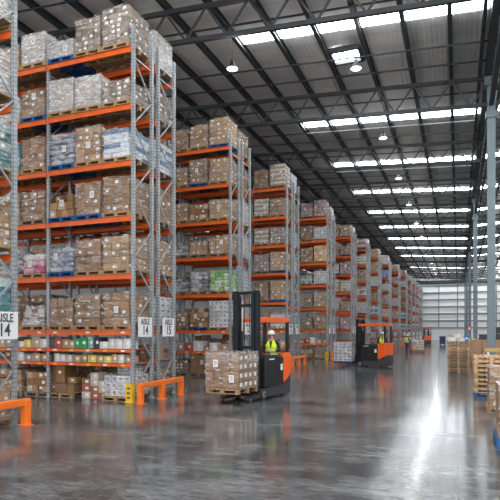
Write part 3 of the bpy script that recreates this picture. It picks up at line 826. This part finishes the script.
# ------------------------------------------------------------------ people
def skin_mesh(name, verts, edges, m, parent, root=0, sub=2):
    """verts: list of (x,y,z,rx[,ry])"""
    me = bpy.data.meshes.new(name); me.from_pydata([v[:3] for v in verts], edges, []); 
    o = bpy.data.objects.new(name, me); COL.objects.link(o)
    mo = o.modifiers.new('skin', 'SKIN'); mo.use_smooth_shade = True
    sv = me.skin_vertices
    if not sv:
        bpy.context.view_layer.objects.active = o
    lay = me.skin_vertices[0] if me.skin_vertices else None
    if lay is None:
        return None
    for i, v in enumerate(verts):
        lay.data[i].radius = (v[3], v[4] if len(v) > 4 else v[3]); lay.data[i].use_root = (i == root)
    s = o.modifiers.new('sub', 'SUBSURF'); s.levels = sub; s.render_levels = sub
    dg = bpy.context.evaluated_depsgraph_get(); em = bpy.data.meshes.new_from_object(o.evaluated_get(dg))
    bpy.data.objects.remove(o)
    em.materials.clear(); em.materials.append(M[m]); em.name = name
    for p in em.polygons: p.use_smooth = True
    r = bpy.data.objects.new(name, em); COL.objects.link(r); r.parent = parent
    return r
def chain_mesh(chains, fattest=False):
    """joined chains given as dict of nodes and edges"""
    pass
def person(loc, rz, pose, label, vest=True, trousers='trouser', helmet=True):
    """local: faces +y; origin under the hips on the ground. pose: dict of joints"""
    p = empty('person', loc, rz); J = pose
    names = list(J.keys()); idx = {k: i for i, k in enumerate(names)}
    RAD = dict(pelvis=.125, waist=.115, chest=.145, neckb=.07, neck=.052, head=.082, crown=.075, shL=.07, shR=.07, elL=.045, elR=.045, wrL=.03, wrR=.03, paL=.036, paR=.036,
               hiL=.095, hiR=.095, knL=.062, knR=.062, anL=.042, anR=.042, heL=.045, heR=.045, toL=.038, toR=.038, nose=.014)
    E = [('pelvis', 'waist'), ('waist', 'chest'), ('chest', 'neckb'), ('neckb', 'neck'), ('neck', 'head'), ('head', 'crown')]
    for s in 'LR':
        E += [('neckb', 'sh' + s), ('sh' + s, 'el' + s), ('el' + s, 'wr' + s), ('wr' + s, 'pa' + s), ('pelvis', 'hi' + s), ('hi' + s, 'kn' + s), ('kn' + s, 'an' + s), ('an' + s, 'to' + s)]
    vs = [(*J[k], RAD[k] * (1.25 if k in ('chest', 'waist', 'pelvis') else 1), RAD[k] * (.85 if k in ('chest', 'waist', 'pelvis') else 1)) for k in names]
    ed = [(idx[a], idx[c]) for a, c in E]
    # fingers and thumb: short chains from the palm
    for s in 'LR':
        pa = Vector(J['pa' + s]); wr = Vector(J['wr' + s]); d = (pa - wr).normalized()
        side = d.cross(Vector((0, 0, 1)));  side = side.normalized() if side.length > .1 else Vector((1, 0, 0))
        dn = d.cross(side).normalized()
        if dn.z > 0: dn = -dn
        for fi, off in enumerate((-.028, -.009, .010, .028)):
            L = (.062, .072, .068, .055)[fi]
            a = pa + side * off + d * .03; c = a + d * L * .6 + dn * .01; e = c + d * L * .3 + dn * .03
            i0 = len(vs); vs += [(*a, .0095), (*c, .0085), (*e, .007)]; ed += [(idx['pa' + s], i0), (i0, i0 + 1), (i0 + 1, i0 + 2)]
        ins = -1 if (pa.x > 0) else 1
        a = pa + side * (.04 if side.x * ins > 0 else -.04); c = a + d * .045
        i0 = len(vs); vs += [(*a, .011), (*c, .009)]; ed += [(idx['pa' + s], i0), (i0, i0 + 1)]
    skin_mesh('body', vs, ed, 'skin', p)
    # clothing follows the same joints
    def cloth(name, keys, grow, m, shrink=None):
        ks = [k for k in keys]; ii = {k: n_ for n_, k in enumerate(ks)}
        v2 = []
        for k in ks:
            if k in J: pt = J[k]
            else: pt = J[k]
            v2.append((*pt, RAD[k] * (1.25 if k in ('chest', 'waist', 'pelvis') else 1) + grow, RAD[k] * (.85 if k in ('chest', 'waist', 'pelvis') else 1) + grow))
        return skin_mesh(name, v2, [(ii[a], ii[c]) for a, c in E if a in ii and c in ii], m, p)
    cloth('jacket', ['pelvis', 'waist', 'chest', 'neckb', 'shL', 'elL', 'wrL', 'shR', 'elR', 'wrR'], .016, 'shirt')
    cloth('trousers', ['pelvis', 'hiL', 'knL', 'anL', 'hiR', 'knR', 'anR'], .018, trousers)
    for s in 'LR':
        a, t = Vector(J['an' + s]), Vector(J['to' + s])
        v2 = [(a.x, a.y, a.z + .03, .06), (a.x, a.y - .02, a.z - .02, .062), (*t, .052), (t.x, t.y + .03, t.z - .005, .04)]
        skin_mesh('boot', v2, [(0, 1), (1, 2), (2, 3)], 'rubber', p)
    if vest:
        w, c, nb = Vector(J['waist']), Vector(J['chest']), Vector(J['neckb']); pv = Vector(J['pelvis'])
        lo = pv.lerp(w, .35)
        vv = [(*lo, .225, .175), (*w, .22, .17), (*c, .245, .19), (*(c.lerp(nb, .5)), .215, .165)]
        for s_ in (-1, 1): vv.append((s_ * .13, nb.y, nb.z - .05, .085, .11))
        v = skin_mesh('safety_vest', vv, [(0, 1), (1, 2), (2, 3), (3, 4), (3, 5)], 'vest', p)
        b = MB()
        ax = (c - lo).normalized()
        for t_ in (.12, .5):
            cc = lo.lerp(c, t_); n = 24; vs_ = []
            for dz in (-.025, .025):
                for i in range(n):
                    a = 2 * math.pi * i / n; vs_.append(cc + Vector((.222 * math.cos(a), .172 * math.sin(a), dz)))
            b.add(vs_, [(i, (i + 1) % n, n + (i + 1) % n, n + i) for i in range(n)], 0, sm=True)
        b.build('reflective_band', 'tape', v)
        # open front showing the dark jacket
        b = MB(); fr = c + Vector((0, .175, .05)); b.add([fr + Vector((-.045, -.02, .12)), fr + Vector((.045, -.02, .12)), fr + Vector((.006, .012, -.12)), fr + Vector((-.006, .012, -.12))], [(0, 3, 2, 1)])
        b.build('vest_opening', 'shirt', v)
    hd = Vector(J['head']); 
    # face features
    b = MB()
    for s_ in (-1, 1):
        b.sell(hd + Vector((s_ * .032, .074, .012)), (.022, .014, .012), 1, 8, 6, 0)
    b.build('eyes', 'black', p)
    b = MB(); b.sell(hd + Vector((0, .088, -.01)), (.024, .035, .04), 1, 8, 6)
    for s_ in (-1, 1): b.sell(hd + Vector((s_ * .086, 0, 0)), (.02, .04, .055), 1, 8, 6)
    b.build('nose_and_ears', 'skin', p)
    b = MB(); b.sell(hd + Vector((0, .078, -.048)), (.05, .014, .012), 1, 8, 6); b.build('mouth', 'red', p)
    b = MB(); b.sell(hd + Vector((0, -.02, .02)), (.185, .175, .15), 1, 12, 8); b.build('hair', 'black', p)
    if helmet:
        b = MB(); c = hd + Vector((0, 0, .055))
        b.lathe([(.128, 0), (.126, .03), (.112, .075), (.08, .11), (.04, .128), (.0, .132)], 20, c=c)
        b.lathe([(.128, 0), (.0, .0)], 20, c=c)
        b.sell(c + Vector((0, .11, .0)), (.19, .14, .02), .8, 14, 6)
        b.box(c + Vector((0, 0, .12)), (.03, .16, .03))
        b.build('hard_hat', 'helmet', p)
    tag(p, label, 'person')
    return p
def seat_pose(z0, lean=.03):
    return dict(pelvis=(0, 0, z0 + .1), waist=(0, .01, z0 + .28), chest=(0, lean, z0 + .46), neckb=(0, lean + .01, z0 + .62), neck=(0, lean + .03, z0 + .69), head=(0, lean + .05, z0 + .80), crown=(0, lean + .045, z0 + .86),
                shL=(-.19, lean, z0 + .57), elL=(-.27, lean + .12, z0 + .34), wrL=(-.16, lean + .33, z0 + .31), paL=(-.11, lean + .40, z0 + .31),
                shR=(.19, lean, z0 + .57), elR=(.27, lean + .12, z0 + .34), wrR=(.14, lean + .33, z0 + .31), paR=(.08, lean + .40, z0 + .31),
                hiL=(-.10, .06, z0 + .06), knL=(-.13, .38, z0 + .05), anL=(-.12, .36, z0 - .36), toL=(-.12, .47, z0 - .42),
                hiR=(.10, .06, z0 + .06), knR=(.13, .38, z0 + .05), anR=(.12, .36, z0 - .36), toR=(.12, .47, z0 - .42))
def stand_pose():
    return dict(pelvis=(0, 0, .93), waist=(0, .01, 1.1), chest=(0, .02, 1.28), neckb=(0, .02, 1.44), neck=(0, .03, 1.5), head=(0, .05, 1.60), crown=(0, .045, 1.66),
                shL=(-.19, .01, 1.39), elL=(-.27, .08, 1.13), wrL=(-.2, .28, 1.02), paL=(-.16, .35, 1.02),
                shR=(.19, .01, 1.39), elR=(.27, .05, 1.12), wrR=(.26, .2, .94), paR=(.25, .26, .9),
                hiL=(-.1, 0, .9), knL=(-.11, .05, .5), anL=(-.11, -.02, .09), toL=(-.12, .13, .05),
                hiR=(.1, 0, .9), knR=(.11, -.03, .5), anR=(.12, -.18, .09), toR=(.12, -.03, .05))

# ------------------------------------------------------------------ reach truck (local: forks +x, side facing the camera +y)
def wheel(name, parent, x, y, r, w):
    b = MB(); b.tube((0, -w / 2, 0), (0, w / 2, 0), r, 20, 0); b.tube((0, -w / 2 - .006, 0), (0, w / 2 + .006, 0), r * .62, 16, 1)
    b.tube((0, -w / 2 - .02, 0), (0, w / 2 + .02, 0), r * .2, 10, 0)
    return b.build(name, ['rubber', 'rim'], parent, (x, y, r))
def reach_truck(loc, rz, label, lift=.3, masth=3.33):
    t = empty('reach_truck', loc, rz)
    # chassis with curved tail
    b = MB(); b.prism([(-.98, .10), (-.9, .06), (.66, .06), (.8, .12), (.8, .30), (.35, .36), (-.3, .38), (-.6, .46), (-.93, .72), (-.99, .7)], -.5, .5)
    b.build('chassis', 'dgrey', t, bevel=.02)
    # straddle legs
    for s in (-1, 1):
        b = MB(); b.prism([(.6, .05), (1.5, .05), (1.55, .09), (1.5, .14), (.6, .22)], s * .42 - .07, s * .42 + .07)
        l_ = b.build('leg', 'dgrey', t, bevel=.01)
        wheel('load_wheel', t, 1.38, s * .42 + (.085 if s > 0 else -.085), .065, .03)
    wheel('front_wheel', t, .66, .47, .17, .1); wheel('front_wheel', t, .66, -.47, .17, .1); wheel('drive_wheel', t, -.62, .38, .15, .12); wheel('drive_wheel', t, -.62, -.38, .12, .1)
    # battery and bonnet
    b = MB(); b.span((.02, -.49, .36), (.58, .49, 1.26)); b.span((.04, -.46, 1.26), (.54, .46, 1.30)); 
    b.build('battery_box', 'black', t, bevel=.03)
    b = MB(); b.prism([(-.47, .38), (.60, .37), (.62, 1.12), (.50, 1.33), (-.47, 1.26)], .49, .535)
    sp = b.build('side_panel', 'black', t, bevel=.015)
    b = MB(); b.box((-.34, .541, .95), (.13, .006, .2)); b.build('decal', 'paper', sp)
    b = MB(); b.box((.25, .541, 1.22), (.3, .006, .035)); b.build('name_strip', 'paper', sp)
    # orange tail shell
    b = MB()
    for s in (-1, 1):
        b.prism([(-.98, .72), (-.6, .47), (-.46, .44), (-.46, 1.32), (-.56, 1.40), (-.92, 1.40), (-.98, 1.32)], s * .5 - .03, s * .5 + .03)
    b.span((-.98, -.5, .70), (-.84, .5, 1.38)); b.span((-.84, -.5, 1.25), (-.66, .5, 1.36))
    b.build('tail_cover', 'torange', t, bevel=.025)
    b = MB(); b.span((-.84, -.47, .38), (.02, .47, .46)); b.build('cab_floor', 'rubber', t)
    b = MB(); b.span((-.46, -.53, .38), (.02, -.48, 1.0)); b.build('far_side_panel', 'black', t)
    # seat, steering console
    b = MB(); b.sell((-.42, -.2, 1.02), (.46, .44, .14), .5, 14, 8); b.sell((-.42, -.42, 1.34), (.44, .12, .62), .5, 14, 8); b.span((-.6, -.4, .46), (-.24, 0, .97))
    b.build('seat', 'seat', t)
    b = MB(); b.span((-.15, .05, 1.26), (.15, .42, 1.34)); b.tube((-.05, .25, 1.34), (-.05, .25, 1.42), .03, 8); b.lathe([(.11, 0), (.125, .012), (.11, .024), (.1, .012), (.11, 0)], 18, c=(-.05, .25, 1.42))
    for k in range(3): b.tube((-.3 - k * .06, .44, 1.26), (-.3 - k * .06, .44, 1.36), .012, 6); b.sell((-.3 - k * .06, .44, 1.37), (.03, .03, .03), 1, 8, 6)
    b.build('controls', 'dgrey', t)
    # overhead guard
    b = MB()
    for s in (-1, 1):
        b.bar((-.95, s * .44, 2.45), (.78, s * .44, 2.45), .07, .15)
    b.bar((-.92, -.44, 2.45), (-.92, .44, 2.45), .12, .12); b.bar((.66, -.44, 2.45), (.66, .44, 2.45), .06, .1)
    for k in range(5): b.bar((-.68 + k * .28, -.44, 2.46), (-.68 + k * .28, .44, 2.46), .035, .05)
    gd = b.build('overhead_guard', 'torange', t, bevel=.012)
    b = MB(); b.bar((-.86, .44, 1.36), (-.86, .44, 2.4), .1, .07); b.build('guard_post', 'black', t)
    b = MB(); b.bar((-.86, -.44, 1.36), (-.86, -.44, 2.4), .1, .07); b.build('guard_post', 'black', t)
    # mast: two nested channels per side
    for s in (-1, 1):
        b = MB(); b.box((.86, s * .38, (.1 + masth) / 2), (.16, .16, masth - .1)); b.box((.94, s * .30, (.15 + masth - .08) / 2), (.12, .09, masth - .23)); b.box((.80, s * .30, (.15 + masth - .15) / 2), (.1, .07, masth - .3)); b.build('mast_channel', 'mastblk', t, bevel=.008)
    b = MB(); 
    for z in (.5, 1.6, masth - .45, masth - .06): b.box((.86, 0, z), (.09, .7, .09))
    b.build('mast_crossbar', 'mastblk', t)
    for s in (-1, 1):
        b = MB(); b.tube((.80, s * .2, .4), (.80, s * .2, 2.1), .035, 10, 0); b.tube((.80, s * .2, 2.1), (.80, s * .2, masth - .3), .02, 8, 1); b.build('lift_cylinder', ['mastblk', 'chrome'], t)
    b = MB(); b.path([(.83, .1, masth - .1), (.83, .1, 1.0), (.83, .06, .5)], .014, 6); b.path([(.83, -.1, masth - .1), (.83, -.1, .6)], .014, 6); b.build('hydraulic_hose', 'rubber', t)
    b = MB(); b.box((1.02, 0, lift + .3), (.05, .76, .5)); b.box((.98, 0, lift + .15), (.1, .5, .3)); b.build('fork_carriage', 'mastblk', t)
    for s in (-1, 1):
        b = MB(); b.bar((1.05, s * .22, lift + .075), (2.2, s * .22, lift + .055), .12, .04); b.bar((1.07, s * .22, lift + .075), (1.07, s * .22, lift + .5), .12, .04); b.build('fork', 'mastblk', t)
    tag(t, label, 'forklift')
    return t
def local(loc, rz, p):
    v = Matrix.Rotation(rz, 3, 'Z') @ Vector(p); return (loc[0] + v.x, loc[1] + v.y, p[2] if len(p) > 2 else 0)
# truck 1: forks towards (-.225,-.974)
T1L = (-5.87, 16.08, 0); T1R = math.atan2(-.974, -.225)
reach_truck(T1L, T1R, 'orange and black reach truck carrying a big brown carton load in the foreground')
pl = local(T1L, T1R, (-.52, .05, 0))
person((pl[0], pl[1], 0), T1R - math.radians(66), seat_pose(1.14), 'person in white hard hat and yellow vest sitting in the nearest forklift')
lc = local(T1L, T1R, (1.70, .06, 0))
bl = place('bigload', lc[0], lc[1], .31, 1.02, 'raised on the forks of the nearest reach truck', 'wood', rz=T1R + math.pi / 2 + math.radians(4), w=1.12, d=1.08, group='loads on the reach trucks', lab='big brown film-wrapped carton load')
f = MB(); W_, D_ = .585, .565
f.add([(-W_, -D_, .74), (W_, -D_, .70), (W_, D_, .72), (-W_, D_, .78), (-W_, -D_, 1.05), (W_, -D_, 1.05), (W_, D_, 1.05), (-W_, D_, 1.05)],
      [(0, 1, 5, 4), (1, 2, 6, 5), (2, 3, 7, 6), (3, 0, 4, 7), (4, 5, 6, 7)])
f.build('top_film', 'film_mid', bl)
for x_, z_ in ((-.18, .72), (.36, .3)): link('shipping_label', LABM, bl, (x_, -.60, z_)).scale = (.8, 1, .8)
# truck 2
T2L = (-4.62, 31.95, 0); T2R = math.pi - .28
reach_truck(T2L, T2R, 'orange and black reach truck farther along the aisle beside the white load', lift=.13, masth=2.8)
pl = local(T2L, T2R, (-.42, -.22, 0))
person((pl[0], pl[1], 0), T2R + .5, seat_pose(1.09), 'person in yellow vest sitting in the second reach truck')
lc = local(T2L, T2R, (1.78, 0, 0))
place('whitebox', lc[0], lc[1], .145, 1.12, 'on the forks of the second reach truck', 'blue', rz=T2R - math.pi, w=1.15, d=1.1, group='loads on the reach trucks', lab='tall white carton load')
# walker with a hand pallet truck far down the aisle
person((-4.55, 53.0, 0), math.radians(-35), stand_pose(), 'person in yellow vest and white hard hat walking far down the aisle', helmet=True)
def pallet_truck(loc, rz, label):
    t = empty('hand_pallet_truck', loc, rz)
    for s in (-1, 1):
        b = MB(); b.box((.6, s * .18, .09), (1.1, .15, .05)); b.build('fork', 'red', t)
        wheel('fork_wheel', t, 1.05, s * .18, .04, .06)
    b = MB(); b.box((0, 0, .3), (.2, .5, .4)); b.build('pump_body', 'red', t, bevel=.02)
    b = MB(); b.bar((-.05, 0, .4), (-.35, 0, 1.15), .04, .04); b.bar((-.35, -.18, 1.15), (-.35, .18, 1.15), .04, .04); b.build('handle', 'black', t)
    wheel('steer_wheel', t, -.02, .1, .09, .05)
    tag(t, label, 'pallet truck'); return t
pallet_truck((-4.2, 53.6, 0), .15, 'hand pallet truck under the wrapped cartons by the walking person')
place('stripe', -3.55, 53.7, .12, .95, 'on the hand pallet truck by the walking person', 'wood', w=.98, d=.98, group='loads on the reach trucks', film=True)

# a far parked truck and a bin
fx, fy = ground(427, 344.8)
reach_truck((fx, fy, 0), math.radians(100), 'reach truck parked far away beside the last rack rows', lift=.1, masth=2.4)
def bin_(loc):
    t = empty('waste_bin', loc)
    b = MB(); b.box((0, 0, .68), (.8, .8, 1.1), taper=1.12); b.build('tub', 'bluebin', t, bevel=.03)
    b = MB(); b.box((0, 0, 1.27), (.96, .98, .07)); b.box((0, .45, 1.3), (.7, .06, .06)); b.build('lid', 'bluebin', t, bevel=.02)
    for s in (-1, 1): wheel('wheel', t, s * .3, .3, .08, .05); wheel('wheel', t, s * .3, -.3, .08, .05)
    tag(t, 'dark blue wheeled bin standing far down the aisle before the white wall', 'bin')
gx, gy = ground(442.5, 345); bin_((gx, gy, 0))

# ------------------------------------------------------------------ right side goods
def pstack(x, y, n, pal, where_, names, rzr=.03):
    z = 0
    for k in range(n):
        kind = pal[k] if isinstance(pal, list) else pal
        o = link('pallet', PAL[kind], None, (x + R.uniform(-.012, .012), y + R.uniform(-.012, .012), z), R.uniform(-rzr, rzr))
        tag(o, '%s empty pallet, %s, %s' % ({'wood': 'brown', 'blue': 'blue', 'pale': 'pale wooden', 'grey': 'weathered'}[kind], ('lowest' if k == 0 else 'topmost' if k == n - 1 else NUMW[k] + ' from the floor'), where_), 'pallet', names)
        z += PALH + .001
    return z
zt = pstack(.02, 28.5, 11, ['grey', 'wood', 'grey', 'wood', 'wood', 'grey', 'wood', 'wood', 'pale', 'wood', 'wood'], 'in the stack left of the columns', 'empty pallets stacked by the columns')
for k, (dx, dy, w, d, h, c, cn) in enumerate([(-.3, -.3, .34, .4, .2, (.66, .66, .64), 'white'), (.12, -.32, .36, .36, .17, (.62, .55, .45), 'cream'), (-.02, .15, .3, .3, .36, (.74, .73, .7), 'tall white'), (.35, .1, .22, .3, .26, (.03, .2, .55), 'blue'), (-.38, .2, .2, .3, .3, TAN, 'tan')]):
    one_box('box', .02 + dx, 28.5 + dy, zt, w, d, h, c, cn + ' box lying on top of the empty pallet stack left of the columns', 'box', 'boxes on the pallet stack')
zt = pstack(.98, 19.0, 9, ['blue', 'pale', 'wood', 'pale', 'wood', 'pale', 'pale', 'pale', 'pale'], 'in the right stack with a blue base', 'empty pallets stacked at the right edge')
place('wrapbrown', 1.2, 15.6, 0, 1.0, 'right edge between the pallet stack and nearest load', 'wood', group='loads at the right edge', lab='film-wrapped brown carton load')
place('wrapbrown', 1.15, 11.15, 0, .96, 'right edge, nearest the camera', 'blue', group='loads at the right edge', lab='white-filmed brown carton load', var=1)
place('brown', 1.35, 13.3, 0, .8, 'right edge, low, behind the nearest load', 'wood', group='loads at the right edge', d=1.0, lab='short brown carton load')
# tall cartons behind the first column
for k, (x, w) in enumerate([(1.0, .5), (1.58, .6), (2.3, .78)]):
    p = link('pallet', PAL['wood'], None, (x, 33.1, 0)); p.scale = (w / 1.0, .7, 1)
    tag(p, 'narrow wooden pallet under tall carton, %s behind the nearest column' % ['left', 'middle', 'right'][k], 'pallet', 'pallets in the warehouse')
    one_box('tall_carton', x, 33.1, PALH + .001, w, .7, 1.46, (.42, .26, .16), 'tall plain brown carton, %s of three behind the nearest column' % ['left', 'middle', 'right'][k], 'carton', 'tall cartons behind the column', sticker=False)
# yellow-topped trestle at the column
t = empty('barrier', (1.62, 24.9, 0))
b = MB(); b.box((.3, 0, 1.29), (1.7, .08, .16)); b.build('rail', 'railtan', t, bevel=.01)
for s in (-.42, 1.05):
    b = MB(); b.box((0, 0, .6), (.08, .08, 1.2)); b.box((0, 0, .01), (.2, .4, .02)); b.build('post', 'sign', t, (s, 0, 0))
tag(t, 'yellow rail barrier on white posts before the nearest column', 'barrier')
# more stock further back on the right
def misc(x, y, kd, h, wh, pal='wood'): place(kd, x, y, 0, h, wh, pal, group='stock along the columns', near=False)
misc(.1, 34.5, 'loose', .9, 'behind the left pallet stack')
misc(-.2, 41.0, 'brown', 1.2, 'second behind the left pallet stack')
misc(.9, 38.0, 'tan', 1.5, 'behind the tall plain cartons')
misc(3.4, 38.5, 'greyb', 1.4, 'right of the columns behind the tall cartons')
misc(3.0, 47.0, 'white', 1.5, 'right of the second column')
misc(.1, 60.0, 'tan', 1.2, 'left of the third column')
misc(-.6, 72.0, 'white', 1.3, 'far left of the column line')
def crate(x, y, z, w, d, h, label):
    b = MB()
    for sx_ in (-1, 1): b.box((sx_ * (w / 2 - .01), 0, h / 2), (.02, d, h))
    for sy_ in (-1, 1): b.box((0, sy_ * (d / 2 - .01), h / 2), (w, .02, h))
    b.box((0, 0, .01), (w, d, .02)); b.box((0, -d / 2 - .01, h - .02), (w + .04, .03, .04)); b.box((0, d / 2 + .01, h - .02), (w + .04, .03, .04))
    tag(b.build('black_crate', 'black', None, (x, y, z)), label, 'crate', 'black crates on the tall cartons')
crate(1.42, 33.1, PALH + 1.47, .62, .4, .30, 'black plastic crate on the middle tall carton behind the nearest column')
crate(2.3, 33.1, PALH + 1.47, .6, .4, .34, 'black plastic crate on the right tall carton, under another crate')
crate(2.3, 33.1, PALH + 1.82, .6, .4, .34, 'black plastic crate topmost on the right tall carton')
# sign on the third column
b = MB(); b.tube((0, 0, 0), (0, -.02, 0), .3, 24, 0); b.tube((0, -.02, 0), (0, -.028, 0), .17, 20, 1)
tag(b.build('round_sign', ['red', 'sign'], None, (XV - .05, 27.4 + 49.2 - .23, 2.45)), 'round red sign on the third column', 'sign')
t = empty('fire_extinguisher', (XV, 27.4 + 24.6 - .30, .95))
b = MB(); b.tube((0, 0, 0), (0, 0, .5), .09, 14); b.build('cylinder', 'red', t)
b = MB(); b.tube((0, 0, .5), (0, 0, .58), .03, 8); b.bar((-.02, 0, .6), (.1, 0, .62), .03, .02); b.path([(.03, 0, .55), (.11, 0, .45), (.11, 0, .15)], .012, 6); b.build('valve_and_hose', 'black', t)
tag(t, 'red fire extinguisher mounted on the second column', 'extinguisher')

# ------------------------------------------------------------------ world, camera
w = bpy.data.worlds.new('world'); sc.world = w; w.use_nodes = True
bg = w.node_tree.nodes['Background']; bg.inputs['Color'].default_value = (.97, .97, 1.0, 1); bg.inputs['Strength'].default_value = 1.9
cd = bpy.data.cameras.new('camera'); cam = bpy.data.objects.new('camera', cd); COL.objects.link(cam)
cam.location = (0, 0, EYE); cam.rotation_euler = (math.pi / 2, 0, YAW)
cd.sensor_width = 36; cd.lens = 36 * F_PX / 500; cd.shift_y = (HOR - 250) / 500; cd.clip_end = 400
sc.camera = cam
vs = sc.view_settings; vs.view_transform = 'Standard'; vs.look = 'None'; vs.gamma = 1; vs.use_curve_mapping = False; vs.exposure = 0.96
sc.cycles.use_denoising = True
sc.cycles.max_bounces = 6; sc.cycles.diffuse_bounces = 4; sc.cycles.transparent_max_bounces = 12; sc.cycles.sample_clamp_indirect = 6
sc.cycles.caustics_reflective = False; sc.cycles.caustics_refractive = False
